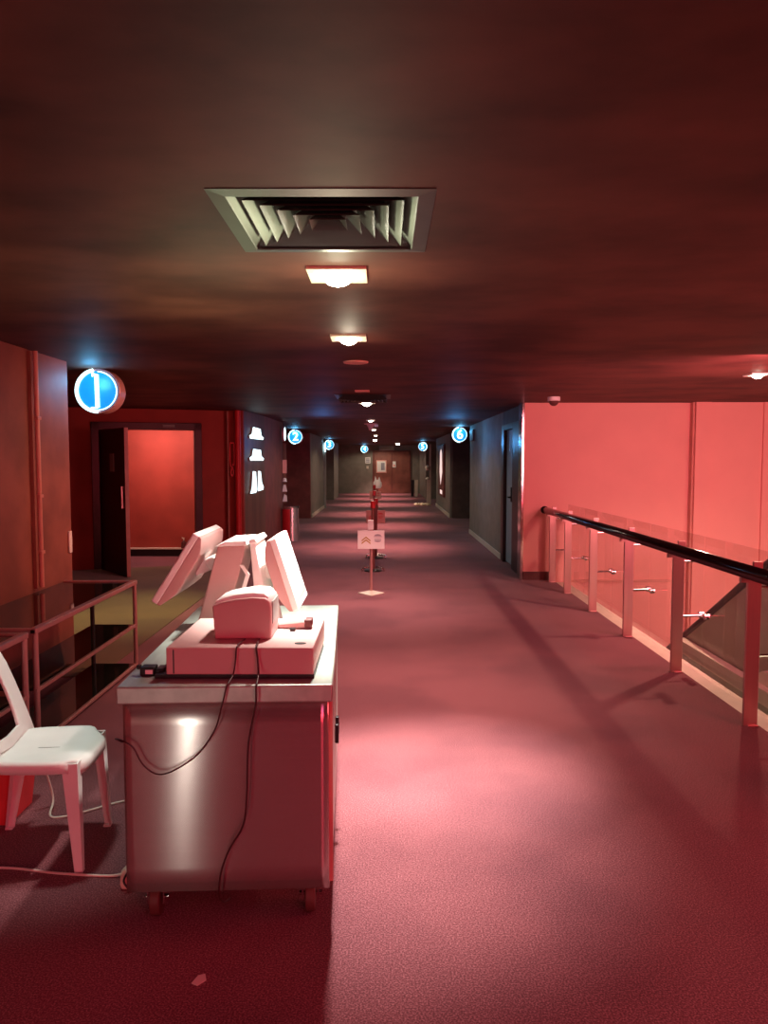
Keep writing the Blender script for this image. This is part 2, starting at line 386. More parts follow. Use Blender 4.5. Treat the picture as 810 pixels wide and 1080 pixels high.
# landing ledge in the void
MB().box(2.98, 3.07, 4.0, 7.75, -.32, -.20).build('void_ledge', 'cream'); o = bpy.data.objects['void_ledge']; o.name = 'trim_8'; struct(o)
MB().box(3.0, 3.06, 4.0, 7.75, -2.0, -.32).build('trim_9', 'greenpanel'); struct(bpy.data.objects['trim_9'])

# ================================================================== CART
ct = thing('steel_trolley', 'brushed stainless steel service trolley on casters carrying the cash register', 'trolley', (-.525, 2.5, 0), R(2.6))
W2, D = .355, 1.40
MB().box(-W2, W2, -.01, D, .80, .86).build('worktop', 'steeltop', ct, bevel=.006)
body = MB()
body.box(-W2+.02, W2-.02, .02, D-.03, .15, .80)
body.build('cabinet_body', 'steel', ct, bevel=.004)
# bowed front sheet
NS = 24; fp = MB()
rowsA = []; TW = .012; FW = 2*W2-.03
for i in range(NS+1):
    x = -W2+.015+FW*i/NS
    ys = []
    for q_ in range(9):
        t = q_/8; ys.append((x, .012-.0006*math.sin(math.pi*i/NS)-TW*x*(t-.35)**2, .15+.65*t))
    rowsA.append([(x, .03, .15)]+ys+[(x, .03, .80)])
fp.sweep(rowsA).build('front_panel', 'steel', ct, smooth=True)
for y0, y1 in ((.06, .68), (.70, 1.33)):
    dr = MB().box(W2-.022, W2-.006, y0, y1, .19, .77).build('side_door', 'steeltop', ct, bevel=.003)
    MB().box(W2-.006, W2+.010, (y1-.05 if y0 < .5 else y0+.03), (y1-.03 if y0 < .5 else y0+.05), .42, .50).build('handle', 'black', dr, bevel=.004)
MB().box(W2-.02, W2-.002, .035, .05, .16, .79).build('corner_trim', 'copper', ct)
MB().box(.12, .2, .12, .2, .115, .15).build('underside_bracket', 'redplastic', ct)  # red colour stands in for the red light on the bracket
for (x, y) in ((-.27, .14), (.27, .14), (-.27, 1.25), (.27, 1.25)):
    k = MB().box(x-.035, x+.035, y-.04, y+.04, .135, .15); k.box(x-.03, x-.024, y-.03, y+.03, .05, .14); k.box(x+.024, x+.03, y-.03, y+.03, .05, .14)
    k.cyl((x-.04, y, .062), (x+.04, y, .062), .008)
    f = k.build('caster', 'chrome', ct)
    MB().cyl((x-.018, y, .062), (x+.018, y, .062), .061, seg=28).build('wheel', 'rubber', f, bevel=.006)

# black tray and connector block on the trolley
ZT = .861
cd = thing('cash_drawer', 'wide flat white cash drawer on the trolley under the receipt printer', 'cash drawer', (-.49, 2.57, ZT))
MB().box(-.29, .252, .004, .445, 0, .014).build('base_tray', 'black', cd)
MB().box(-.25, .25, 0, .49, .014, .107).build('drawer_case', 'beige', cd, bevel=.004)
MB().box(-.226, -.222, -.002, .01, .018, .1).build('drawer_seam', 'black', cd)
MB().prism([(math.cos(t*math.pi/10)*.02+.2, math.sin(t*math.pi/10)*.012+.06) for t in range(20)], 'z', .107, .109).build('lock_slot', 'black', cd)
cn = thing('cable_adapter', 'small black adapter block with white sticker at the left end of the trolley top', 'adapter', (-.82, 2.60, ZT))
MB().box(-.02, .03, 0, .05, 0, .03).box(.03, .06, .01, .07, 0, .022).box(-.035, -.02, .01, .03, .02, .035).build('adapter_body', 'black', cn, bevel=.004)
MB().box(.0, .025, -.002, .001, .008, .022).build('white_sticker', 'paper', cn)

# receipt printer
ZB = ZT+.108
pr = thing('receipt_printer', 'boxy receipt printer with curved lid standing on the cash drawer', 'printer', (-.505, 2.69, ZB))
PS = .9
prof = [(-.095, 0), (-.103, .128), (-.07, .142), (-.02, .153), (.04, .16), (.085, .157), (.1, .145), (.105, .12), (.105, 0)]
prf = [(x, z*.93) for x, z in prof]
MB().prism(prf, 'y', 0, .2).build('printer_body', 'beige', pr, bevel=.006)
MB().prism([(x*.92, z*.9+.018) for x, z in prof[1:8]]+[(.09,.1),(-.09,.1)], 'y', .02, .18).build('curved_lid', 'whiteplastic', pr, bevel=.003)  # whiter than the body: light from above painted into the lid
MB().box(.104, .108, .03, .17, .05, .13).build('paper_slot', 'greyplastic', pr)
# scanner
sc_ = thing('barcode_scanner', 'small beige handheld scanner with dark red tip lying on the cash drawer', 'scanner', (-.33, 2.88, ZB))
MB().sweep([[(x, y*w, z0+zz*w) for y, zz in ((-.02, 0), (.02, 0), (.024, .018), (.012, .03), (-.012, .03), (-.024, .018))] for x, w, z0 in ((-.07, .7, 0), (-.02, .9, .002), (.02, 1.1, .004), (.035, 1.15, .004))]).build('scanner_body', 'beige', sc_, smooth=False, bevel=.002)
MB().box(.03, .06, -.028, .028, .004, .036).build('scanner_head', 'rubber', sc_, bevel=.006)
MB().box(-.02,.0,-.06,-.045,0,.01).build('trigger', 'black', sc_)

# POS stands and monitors
def monitor(root, sgn, top, bot, y0, y1, neck):
    """housing in XZ between top & bot points of the screen plane"""
    tx, tz = top; bx, bz = bot
    d = Vector((tx-bx, tz-bz)).normalized(); nb = Vector((d.y, -d.x))*(-sgn)   # points to the back
    def P(s, t): v = Vector((bx, bz))+d*s+nb*t; return (v.x, v.y)
    Ln = (Vector(top)-Vector(bot)).length
    h = MB().prism([P(0, 0), P(Ln, 0), P(Ln, .03), P(0, .03)], 'y', y0, y1).build('monitor_bezel', 'whiteplastic', root, bevel=.006)
    rows = []
    for s0, s1, t, i in ((.0, Ln, .028, 0.), (.004, Ln-.004, .042, .0), (.05, Ln-.04, .062, .0), (.085, Ln-.075, .074, .002)):
        a, b = P(s0, t), P(s1, t)
        rows.append([(a[0], y0+i, a[1]), (a[0], y1-i, a[1]), (b[0], y1-i, b[1]), (b[0], y0+i, b[1])])
    MB().sweep(rows).build('monitor_back', 'beige', root, bevel=.003)
    a, b = P(.03, -.002), P(Ln-.025, -.002); a2, b2 = P(.03, .004), P(Ln-.025, .004)
    MB().prism([a, b, b2, a2], 'y', y0+.03, y1-.03).build('screen', 'screen', root)
    c = P(Ln*.5, .066)
    nk = MB(); ym = (y0+y1)/2
    nk.prism([(c[0], c[1]-.03), (neck[0], neck[1]-.03), (neck[0], neck[1]+.03), (c[0], c[1]+.03)], 'y', ym-.045, ym+.045)
    nk.cyl((c[0]*.5+neck[0]*.5, ym-.06, c[1]*.5+neck[1]*.5), (c[0]*.5+neck[0]*.5, ym+.06, c[1]*.5+neck[1]*.5), .028)
    nk.build('tilt_neck', 'whiteplastic', root, bevel=.005)

B = Vector((-.60, 3.3, ZT))
pl = thing('register_terminal', 'pale cash register terminal whose tilted monitor faces left on wedge shaped stand', 'cash register', B)
def lc(p): return (p[0]-B.x, p[1]-B.z)
MB().prism([lc((-.69,1.245)), lc((-.575,1.25)), lc((-.60,1.14)), lc((-.655,.95)), lc((-.66,.862)), lc((-.80,.862)), lc((-.765,.97))], 'y', -.13, .12).build('wedge_stand', 'beige', pl, bevel=.006)
MB().prism([lc((-.70,1.245)), lc((-.66,1.268)), lc((-.57,1.272)), lc((-.565,1.25))], 'y', -.135, .125).build('stand_cap', 'whiteplastic', pl, bevel=.004)  # cap whiter than its stand, so the colour carries the downlight on top
monitor(pl, -1, lc((-.785,1.305)), lc((-.965,1.02)), -.15, .28, lc((-.67,1.19)))
q = thing('customer_terminal', 'white cash register terminal whose tilted monitor faces right, toward the corridor', 'cash register', B)
MB().prism([lc((-.557,1.255)), lc((-.535,1.272)), lc((-.515,1.165)), lc((-.49,1.03)), lc((-.455,.90)), lc((-.44,.862)), lc((-.53,.862)), lc((-.535,.98))], 'y', -.13, .12).build('leaning_stand', 'whiteplastic', q, bevel=.006)
MB().prism([lc((-.560,1.257)), lc((-.558,1.275)), lc((-.535,1.282)), lc((-.522,1.262))], 'y', -.135, .125).build('stand_cap', 'whiteplastic', q, bevel=.004)
zz = [(-.597,1.17), (-.572,1.13), (-.59,1.07), (-.55,1.03), (-.56,.93)]
MB().prism([lc(p) for p in zz]+[lc((x+.016, z)) for x, z in zz[::-1]], 'y', -.145, -.133).build('zigzag_bracket', 'whiteplastic', pl)
MB().box(lc((-.49,0))[0], lc((-.35,0))[0], -.05, .14, 0, .02).build('stand_foot', 'greyplastic', q, bevel=.005)
monitor(q, 1, lc((-.445,1.285)), lc((-.350,.985)), -.15, .2, lc((-.52,1.13)))

# cables over the front of the trolley
def front(px, z, y=2.482): return (px, y, z)
tag(MB().tube([(-.49,2.68,.972),(-.495,2.556,.976),(-.50,2.552,.93),(-.505,2.53,.885),(-.515,2.475,.862),(-.53,2.468,.80),(-.555,2.47,.72),(-.61,2.47,.64),(-.68,2.468,.59),(-.74,2.468,.57),(-.79,2.468,.60),(-.825,2.47,.66),(-.86,2.475,.68),(-.90,2.52,.67),(-.905,2.62,.62)], .0028, 8, 8).build('power_cable', 'cable', smooth=True),
    'thin dark cable looping across the left of the steel trolley front', 'cable')
tag(MB().tube([(-.44,2.68,.972),(-.43,2.556,.976),(-.425,2.552,.93),(-.42,2.53,.885),(-.418,2.475,.862),(-.42,2.468,.80),(-.445,2.468,.67),(-.452,2.466,.50),(-.465,2.466,.40),(-.51,2.466,.32),(-.54,2.468,.24),(-.55,2.475,.15),(-.55,2.56,.08),(-.56,2.7,.012)], .0036, 8, 8).build('power_cable', 'cable', smooth=True),
    'dark cable hanging straight down the middle of the trolley front to the floor', 'cable')

# ================================================================== CHAIR
ch = thing('plastic_chair', 'white moulded plastic chair facing the steel trolley', 'chair', (-1.385, 3.08, 0), R(4))
# seat shell with rolled lip
N = 16; sb = bmesh.new(); gv = {}
for i in range(N+1):
    for j in range(N+1):
        u, v = i/N*2-1, j/N*2-1
        x = u*.20; y = v*.205*(1+.06*u)
        k = max(abs(u), abs(v)); cr = (u*u*v*v)**2
        x -= u*cr*.055; y -= v*cr*.055
        z = .445-.012*(1-u*u)*(1-v*v)*1.5 - (.0 if u < .6 else ((u-.6)/.4)**2*.022)
        gv[i, j] = sb.verts.new((x, y, z))
for i in range(N):
    for j in range(N): sb.faces.new((gv[i, j], gv[i+1, j], gv[i+1, j+1], gv[i, j+1]))
rim = [gv[i, 0] for i in range(N+1)]+[gv[N, j] for j in range(1, N+1)]+[gv[i, N] for i in range(N-1, -1, -1)]+[gv[0, j] for j in range(N-1, 0, -1)]
low = []
for v in rim:
    c = v.co.copy(); low.append((sb.verts.new((c.x*1.035, c.y*1.035, c.z-.012)), sb.verts.new((c.x*1.04, c.y*1.04, c.z-.045))))
for i in range(len(rim)):
    j = (i+1) % len(rim)
    sb.faces.new((rim[i], rim[j], low[j][0], low[i][0])); sb.faces.new((low[i][0], low[j][0], low[j][1], low[i][1]))
k = MB(); k.bm.free(); k.bm = sb
so = k.build('seat', 'whiteplastic', ch, smooth=True); sm = so.modifiers.new('s', 'SOLIDIFY'); sm.thickness = .006; sm.offset = -1
MB().box(-.03, .06, -.0025, .0025, .4262, .4285).build('seat_slot', 'greyplastic', ch)
def ribbon(pts, wdir, ws, t):
    rows = []
    for i, p in enumerate(pts):
        p = Vector(p); dd = (Vector(pts[min(i+1, len(pts)-1)])-Vector(pts[max(i-1, 0)])).normalized()
        w = Vector(wdir).normalized(); n_ = dd.cross(w).normalized(); w = n_.cross(dd).normalized()
        ww = ws[i]/2; rows.append([p+w*ww+n_*t/2, p+w*ww-n_*t/2, p-w*ww-n_*t/2, p-w*ww+n_*t/2])
    return rows
# legs: open L channels, tapering
for sx, sy in ((1, -1), (1, 1), (-1, -1), (-1, 1)):
    l = MB(); tx, ty = sx*.185, sy*.19; bx, by = (sx*.20 if sx > 0 else sx*.25), sy*.205
    def sec(t, z):
        cx, cy = tx+(bx-tx)*t, ty+(by-ty)*t; w = .062-.030*t; h = .006
        return [(cx, cy, z), (cx-sx*w, cy, z), (cx-sx*w, cy-sy*h, z), (cx-sx*h, cy-sy*h, z), (cx-sx*h, cy-sy*w*.85, z), (cx, cy-sy*w*.85, z)]
    l.sweep([sec(t, .43*(1-t)) for t in (0, .08, .3, .6, .85, 1)])
    l.box(bx-sx*.032 if sx > 0 else bx, bx if sx > 0 else bx+.032, by if sy < 0 else by-.03, by+.03 if sy < 0 else by, 0, .008)
    l.build('leg', 'whiteplastic', ch, bevel=.002)
# back: two posts, arched top, slats
bk = MB()
outer, inner = [], []
for t in range(25):
    a = math.pi*t/24
    outer.append((.215*math.cos(a), .60+.235*math.sin(a)))
prof_ = [(-.215, .43)]
def bx_(z): return -.140-.34*max(0, z-.44)-.12*max(0, z-.44)**2
def bar(pts, ws, t=.016):
    P = [Vector((bx_(z), y, z)) for y, z in pts]; rows = []
    for i, p in enumerate(P):
        dd = (P[min(i+1, len(P)-1)]-P[max(i-1, 0)]).normalized()
        n_ = Vector((1, 0, .38)).normalized(); w = n_.cross(dd).normalized(); ww = ws[i]/2
        rows.append([p+w*ww+n_*t/2, p+w*ww-n_*t/2, p-w*ww-n_*t/2, p-w*ww+n_*t/2])
    bk.sweep(rows)
arch = [(.165, .42), (.17, .47), (.178, .55), (.182, .64), (.180, .72), (.165, .78), (.12, .82), (.06, .838), (0, .842), (-.06, .838), (-.12, .82), (-.165, .78), (-.180, .72), (-.182, .64), (-.178, .55), (-.17, .47), (-.165, .42)]
ws = [.15, .12, .105, .10, .10, .10, .09, .10, .10, .10, .09, .10, .10, .10, .105, .12, .15]
bar(arch, ws)
bar([(-.16, .47), (0, .455), (.16, .47)], [.04, .05, .04])
bk.build('backrest', 'whiteplastic', ch, bevel=.005)

rb = thing('storage_bin', 'red plastic tub on the floor behind the white chair', 'tub', (-1.75, 3.40, 0))
def rr(w, d_, z): return [(x*w, y*d_, z) for x, y in ((-.9,-1),(.9,-1),(1,-.9),(1,.9),(.9,1),(-.9,1),(-1,.9),(-1,-.9))]
MB().sweep([rr(.10,.12,0), rr(.125,.145,.26)]).build('tub_body', 'redplastic', rb, bevel=.004)
MB().sweep([rr(.135,.155,.26), rr(.138,.158,.285)]).build('tub_rim', 'redplastic', rb, bevel=.004)

tag(MB().tube([(-2.2,2.95,.006),(-1.8,2.90,.006),(-1.5,2.92,.006),(-1.27,2.88,.006),(-1.06,2.86,.006),(-.99,2.86,.02)], .005, 8, 6).build('extension_lead', 'whitecable', smooth=True),
    'pale power lead running across the carpet to the socket by the trolley', 'cable')
tag(MB().tube([(-1.585,3.40,.29),(-1.56,3.42,.24),(-1.53,3.46,.05),(-1.50,3.36,.006),(-1.42,3.36,.006),(-1.34,3.42,.006),(-1.20,3.52,.006),(-1.0,3.52,.006)], .005, 8, 6).build('extension_lead', 'whitecable', smooth=True),
    'pale cable drooping from the red tub and curling under the white chair', 'cable')
so_ = thing('power_socket', 'cream trailing socket at the lower left corner of the trolley', 'socket', (-.955, 2.80, 0))
MB().sweep([[(x*w, y*w, z) for x, y in ((-.03,-.028),(.03,-.028),(.036,0),(.03,.028),(-.03,.028),(-.036,0))] for z, w in ((0,.9),(.02,1.05),(.06,.95),(.075,.6))]).build('socket_body', 'cream', so_, bevel=.005)
MB().tube([(.0,-.034,.07),(-.012,-.04,.04),(.01,-.042,.01),(.03,-.03,.006)], .004, 8, 5).build('socket_cord', 'black', so_, smooth=True)
tag(MB().prism([(-.02,-.015),(.0,-.025),(.022,.0),(.012,.028),(-.008,.02)], 'z', .001, .004).build('paper_scrap', 'cream'), 'tiny pale paper scrap lying on the carpet before the trolley', 'scrap').location = (-.57, 2.27, 0)

# ================================================================== STEEL TABLES
def steel_table(y0, y1, label):
    t = thing('steel_table', label, 'table', (-2.17, (y0+y1)/2, 0), group=None)
    h = (y1-y0)/2; f, b, r = .27, -.285, -.07
    MB().box(b, f-.03, -h+.02, h-.02, .665, .675).build('glass_top', 'blackglass', t)
    MB().box(f-.035, f+.005, -h, h, .655, .688).box(b, f, -h, -h+.03, .655, .686).box(b, f, h-.03, h, .655, .686).build('top_rail', 'satin', t, bevel=.006)
    MB().box(r, f-.02, -h+.02, h-.02, .335, .345).build('middle_shelf', 'blackglass', t)
    MB().box(f-.02, f, -h, h, .33, .352).build('middle_rail', 'satin', t, bevel=.003)
    MB().box(r, f-.02, -h+.02, h-.02, .03, .04).build('lower_shelf', 'blackglass', t)
    MB().box(f-.02, f, -h, h, .025, .045).build('lower_rail', 'satin', t, bevel=.003)
    for x, y, m in ((f-.012, -h+.02, 'satin'), (f-.012, h-.02, 'satin'), (r, -h+.02, 'black'), (r, h-.02, 'black')):
        MB().cyl((x, y, 0), (x, y, .66), .016, seg=16).build('leg', m, t, smooth=False, bevel=0)
    for y in (-h*.1, h*.45):
        for zc in (.32, .015): MB().box(r, f-.02, y-.01, y+.01, zc, zc+.014).build('cross_bar', 'satin', t)
    return t
steel_table(4.14, 5.86, 'long three tier steel table with black glass shelves ending at the olive carpet')
steel_table(2.25, 4.05, 'nearer three tier steel table with black glass top, partly behind the white chair')

# conduit on the left wall
cdt = thing('wall_conduit', 'thin pinkish vertical conduit fixed on the left brown wall', 'pipe', (-2.445, 5.45, 0))
MB().cyl((0, 0, .7), (0, 0, CZ-.002), .017, seg=14).build('pipe', 'copper', cdt, smooth=False)
for z in (.95, 1.35, 1.9): MB().box(-.02, .02, -.028, .028, z-.012, z+.012).build('pipe_clip', 'copper', cdt, bevel=.004)
MB().box(-.024,.0, -.075,-.045, .7, CZ-.01).build('thin_pipe', 'brownwall', cdt)
tag(MB().box(-2.468, -2.455, 5.98, 6.03, .88, 1.05).build('wall_switch', 'whiteplastic', bevel=.004), 'narrow white switch plate at the corner of the left wall', 'switch')

# ================================================================== HALL SIGNS
def hall_sign(digit, loc, r, label, side=-1, light=14):
    s = thing('hall_sign', label, 'sign', loc, group='round blue hall number signs')
    MB().cyl((0, .01, 0), (0, .15, 0), r*1.04, seg=48).build('drum', 'signrim', s, smooth=False, bevel=.004)
    MB().cyl((0, 0, 0), (0, .012, 0), r*.93, seg=48).build('lit_face', 'signblue', s)
    k = MB()   # thick neon crescent on one side, thin ring on the other
    k.tube([(r*.97*math.cos(a)*1.0, -.012, r*.97*math.sin(a)) for a in [R((100 if side < 0 else -80)+170*i/20) for i in range(21)]], r*.085, 10, 1)
    k.build('neon_crescent', 'signwhite', s, smooth=True)
    MB().tube([(r*.90*math.cos(a), -.006, r*.90*math.sin(a)) for a in [R((-88 if side < 0 else 92)+176*i/20) for i in range(21)]], r*.028, 8, 1).build('neon_ring', 'signwhite', s, smooth=True)
    if digit == '1':
        MB().tube([(-r*.22, -.012, r*.74), (-r*.02, -.012, r*.74), (0, -.012, -r*.78)], r*.10, 10, 1).box(-r*.3,-r*.0,-.02,-.006,-r*.84,-r*.76).build('numeral', 'signwhite', s, smooth=False)
    else:
        text_mesh(digit, r*1.7, 'numeral', 'signwhite', s, (0, -.012, 0))
    MB().cyl((0, .08, r), (0, .08, CZ-loc[2]), .012).build('hanger', 'black', s)
    return s
signs = [('1', (-2.40, 6.5, 2.185), .178, -1, 'round blue lit sign showing numeral 1 hanging beside the left wall corner'),
 ('2', (-2.13, 18.6, 2.175), .17, -1, 'round blue lit sign showing numeral 2 above the cylindrical bin'),
 ('3', (-1.93, 27.3, 2.165), .17, -1, 'round blue lit sign showing numeral 3 on the left beyond numeral 2'),
 ('4', (-.92, 36.5, 2.15), .17, -1, 'round blue lit sign showing numeral 4 left of the corridor end doors'),
 ('5', (1.50, 30.0, 2.15), .17, 1, 'round blue lit sign showing numeral 5 on the right near corridor end'),
 ('6', (1.72, 17.5, 2.19), .17, -1, 'round blue lit sign showing numeral 6 by the right grey wall')]
for d_, loc, r, sd, lb in signs:
    hall_sign(d_, loc, r, lb, sd)
    point((loc[0], loc[1]-.16, loc[2]+.07), 3.2 if d_ == '1' else 5.5, (.12, .55, 1), .05)
area((-2.33, 5.95, 2.15), (0, R(-82), R(180)), .15, .01, (.10, .50, 1))
spot((-2.1, 6.25, 2.2), 9, (.10, .55, 1), 90, 1, .05, (0, R(-75), R(205)))
point((1.35, 14.6, 1.95), 11, (.10, .42, 1), .1)
point((-1.1, 13.8, 1.9), 9, (.10, .35, 1), .1)

# luminous pictograms on the panel past the red column
ic = [(.0, 2.04, 0), (.0, 1.69, 0), (.0, 1.25, 1)]
shapes = {0: [[(-.42,-.085),(.42,-.085),(.46,-.05),(.30,-.02),(.24,.09),(-.22,.10),(-.30,-.01),(-.46,-.04)]],
          1: [[(-.44,-.17),(-.12,-.17),(-.05,-.12),(-.12,.17),(-.26,.18),(-.34,-.08)], [(.06,-.15),(.38,-.14),(.42,-.09),(.30,-.02),(.22,.17),(.10,.18)]]}
for (dx, z, kd), lb in zip(ic, ('topmost glowing white hat shaped light on the brown wall panel', 'middle glowing white hat shaped light on the brown wall panel', 'lowest glowing white light of two bottle shapes on the brown panel')):
    a = math.atan2(1.4, .1)
    o = thing('wall_light', lb, 'wall light', (-2.115, 12.68, z), a, group='glowing pictogram lights')
    bp_ = MB(); g_ = MB()
    for poly in shapes[kd]:
        g_.prism(poly, 'y', -.035, -.02); bp_.prism([(x*1.03, zz*1.03) for x, zz in poly], 'y', -.019, .01)
    g_.build('light_face', 'iconlight', o); bp_.build('backing', 'greyplastic', o)
# red pipe with grip beside it
fp_ = thing('fire_pipe', 'red vertical fire pipe with looped handle at the red wall end', 'pipe', (-2.24, 11.82, 0))
MB().cyl((0, 0, 0), (0, 0, CZ-.002), .045, seg=20).build('pipe', 'redpaint', fp_, smooth=False)
MB().box(-.16, -.15, 0, .06, 0, CZ-.01).build('thin_conduit', 'copper', fp_)
MB().tube([(-.09,0,1.55),(-.06,0,1.55),(-.06,0,1.85),(-.09,0,1.87),(-.12,0,1.85),(-.12,0,1.55),(-.09,0,1.50),(-.07,0,1.42),(-.09,0,1.36),(-.11,0,1.42),(-.09,0,1.5)], .009, 8, 4).build('loop_handle', 'redplastic', fp_, smooth=True)
# bottle on the ledge in red room
bo = thing('hand_bottle', 'small dark bottle standing on the ledge in the red doorway', 'bottle', (-3.36, 12.845, .14))
MB().cyl((0,0,0),(0,0,.10),.045,.04).cyl((0,0,.10),(0,0,.13),.03,.015).build('bottle_body', 'rubber', bo)
MB().cyl((0,0,.13),(0,0,.16),.012).box(-.03,.012,-.008,.008,.16,.175).build('pump_cap', 'cream', bo)
tag(MB().box(-3.3,-3.13,11.53,11.57,2.10,2.14).build('door_closer', 'greyplastic', bevel=.004), 'small grey door closer cover on the black left door frame', 'door closer')

# ================================================================== CEILING FIXTURES
def ring(k, w0, w1, z0, z1, d0=None, d1=None):
    """square sloping louvre between half widths w0 (at z0) and w1 (at z1)"""
    t = .004
    A = [(sx*w0, sy*w0, z0) for sx, sy in ((-1,-1),(1,-1),(1,1),(-1,1))]; Bq = [(sx*w1, sy*w1, z1) for sx, sy in ((-1,-1),(1,-1),(1,1),(-1,1))]
    a = [k.bm.verts.new(p) for p in A]; b = [k.bm.verts.new(p) for p in Bq]
    c = [k.bm.verts.new((p[0]*(1-t/w0), p[1]*(1-t/w0), p[2]+t)) for p in A]; e = [k.bm.verts.new((p[0]*(1-t/w1), p[1]*(1-t/w1), p[2]+t)) for p in Bq]
    for i in range(4):
        j = (i+1) % 4
        k.bm.faces.new((a[i], a[j], b[j], b[i])); k.bm.faces.new((c[i], e[i], e[j], c[j])); k.bm.faces.new((a[i], c[i], c[j], a[j])); k.bm.faces.new((b[i], b[j], e[j], e[i]))
def vent(loc, label, w=.33, up=0.):
    v = thing('air_vent', label, 'air vent', loc, group=None)
    k = MB(); ring(k, w, w-.05, -.003, -.008); k.build('frame', 'vent', v)
    for i in range(6):
        k = MB(); a = (w-.045)*(1-i/6.3)
        ring(k, a, max(a-.055, .012), -.055+up, -.006+up); k.build('louvre', 'vent', v)
    MB().box(-w+.05, w-.05, -w+.05, w-.05, -.003+up*1.3, -.001+up*1.3).build('duct_back', 'black', v)
    return v
# the cassette is dropped 6 cm so its louvres hang from a boxed frame
v1 = vent((-.18, 2.56, CZ), 'large square air vent with nested louvres in the near ceiling', .33, .05)
v2 = vent((-.25, 9.3, CZ), 'distant square air vent in the ceiling above the sign stands')
WARM = (1, .80, .62)
def downlight(x, y, label, s=.11, m='lamp', grp=None):
    o = thing('downlight', label, 'ceiling light', (x, y, CZ), group='recessed square downlights along the corridor')
    k = MB()
    k.box(-s, s, -s, -s*.6, -.014, 0).box(-s, s, s*.6, s, -.014, 0).box(-s, -s*.66, -s*.6, s*.6, -.014, 0).box(s*.66, s, -s*.6, s*.6, -.014, 0)
    k.build('square_trim', 'cream', o, bevel=.002)
    MB().box(-s*.66, s*.66, -s*.6, s*.6, -.004, -.001).build('reflector', 'greyplastic', o)
    MB().dome((0, 0, -.004), s*.56, -1, 1, .75).build('bulb', m, o, smooth=True)
    return o
downlight(-.19, 3.22, 'brightest square downlight just beyond the near air vent', .12)
downlight(-.22, 4.85, 'second square downlight, between the near air vent and the ceiling disc', .11)
downlight(-.23, 10.25, 'small bright downlight just beyond the distant air vent', .11)
for y in (14.6, 18.9, 23.2): downlight(-.25, y, 'faint recessed downlight in the far corridor ceiling', .09, 'lampfar')
downlight(-.33, 28.3, 'bright round downlight right of numeral 4 sign', .13)
downlight(.62, 34.5, 'bright downlight directly above the corridor end double doors', .15)
downlight(3.32, 6.9, 'bright downlight over the void at the upper right', .09)
disc = tag(MB().cyl((0,0,-.012),(0,0,0), .095, .10, seg=36).build('ceiling_disc', 'pinkpaper', bevel=.003), 'flat pink round disc on the ceiling after the second downlight', 'speaker'); disc.location = (-.22, 6.05, CZ)
tag(MB().box(-.32, -.16, 8.45, 8.6, CZ-.012, CZ).build('ceiling_plate', 'pinkpaper', bevel=.003), 'small orange square plate on the ceiling before the distant vent', 'plate')
pj = thing('ceiling_speaker', 'small pinkish cone device hanging from the ceiling in mid corridor', 'detector', (-.28, 16, CZ))
MB().cyl((0,0,0),(0,0,-.02),.14,.13).cyl((0,0,-.02),(0,0,-.14),.08,.03).build('cone', 'pinkpaper', pj)
MB().box(.08,.16,-.03,.03,-.07,-.02).build('side_box', 'whiteplastic', pj)
cc = thing('dome_camera', 'white dome security camera on the ceiling before the salmon wall', 'camera', (2.05, 9.35, CZ))
MB().cyl((0,0,0),(0,0,-.05),.075,.075,seg=28).build('camera_base', 'whiteplastic', cc, bevel=.006)
MB().dome((0,0,-.05), .06, -1).build('dome', 'rubber', cc, smooth=True)
ex = thing('exit_lightbox', 'long unlit grey lightbox hanging above the corridor end doors', 'lightbox', (.2, 36.2, 2.19))
MB().box(-.42,.28,0,.06,-.1,.1).build('box_frame', 'greyplastic', ex, bevel=.01); MB().box(-.39,.25,-.006,.001,-.075,.075).build('panel', 'greenpanel', ex)
MB().box(-.3,-.29,.02,.03,.1,CZ-2.19).box(.2,.21,.02,.03,.1,CZ-2.19).build('hanger', 'black', ex)
tag(MB().box(1.86,1.9,16.2,16.75,2.02,2.26).build('alarm_box', 'rubber', bevel=.01), 'dark red box high on the right grey wall beside numeral 6', 'alarm')

# ================================================================== POSTERS, NOTICES, BIN
def notice(x, z, w, h, m, label, y=37.92):
    n_ = thing('door_notice', label, 'notice', (x, y, z))
    MB().box(-w/2, w/2, 0, .012, -h/2, h/2).build('card', m, n_)
    return n_
nt_ = notice(-.13, 1.32, .50, .62, 'pinkpaper', 'large pale notice on the left corridor end door', 37.95)
MB().box(-.21,.21,-.004,.001,-.26,.26).build('sheet', 'paper', nt_); MB().box(-.02,.16,-.007,-.003,-.18,.18).build('print', 'ink', nt_)
nt_ = notice(.50, 1.42, .16, .30, 'paper', 'small pale notice on the right corridor end door', 37.95)
MB().box(-.05,.05,-.004,.001,-.1,.0).build('print', 'pinkpaper', nt_)
nt_ = notice(-.80, 1.62, .26, .30, 'paper', 'square framed grid sign on the wall left of the end doors', 37.97)
for i in range(3): MB().box(-.09,.09,-.004,.001,-.1+i*.075,-.05+i*.075).build('printed_row', 'ink', nt_)
tag(MB().box(-.88,-.76,37.96,38,1.2,1.34).build('wall_switch', 'cream', bevel=.008), 'tiny cream switch below the grid sign by the end doors', 'switch')
pst = thing('poster_case', 'tall dark poster lightbox with glowing strip on the right wall', 'poster case', (1.85, 24.3, 1.35))
MB().box(-.06, 0, -1.1, 1.1, -.85, .75).build('case_frame', 'darkred', pst, bevel=.01)
MB().prism([(-.6,-.1),(-.45,.5),(-.1,.62),(.25,.5),(.4,-.1),(0,-.5)], 'x', -.066, -.06).build('lit_poster', 'lightbox', pst)
MB().box(-.066,-.06,-.6,.2,-.78,-.66).build('caption_panel', 'lightbox', pst)

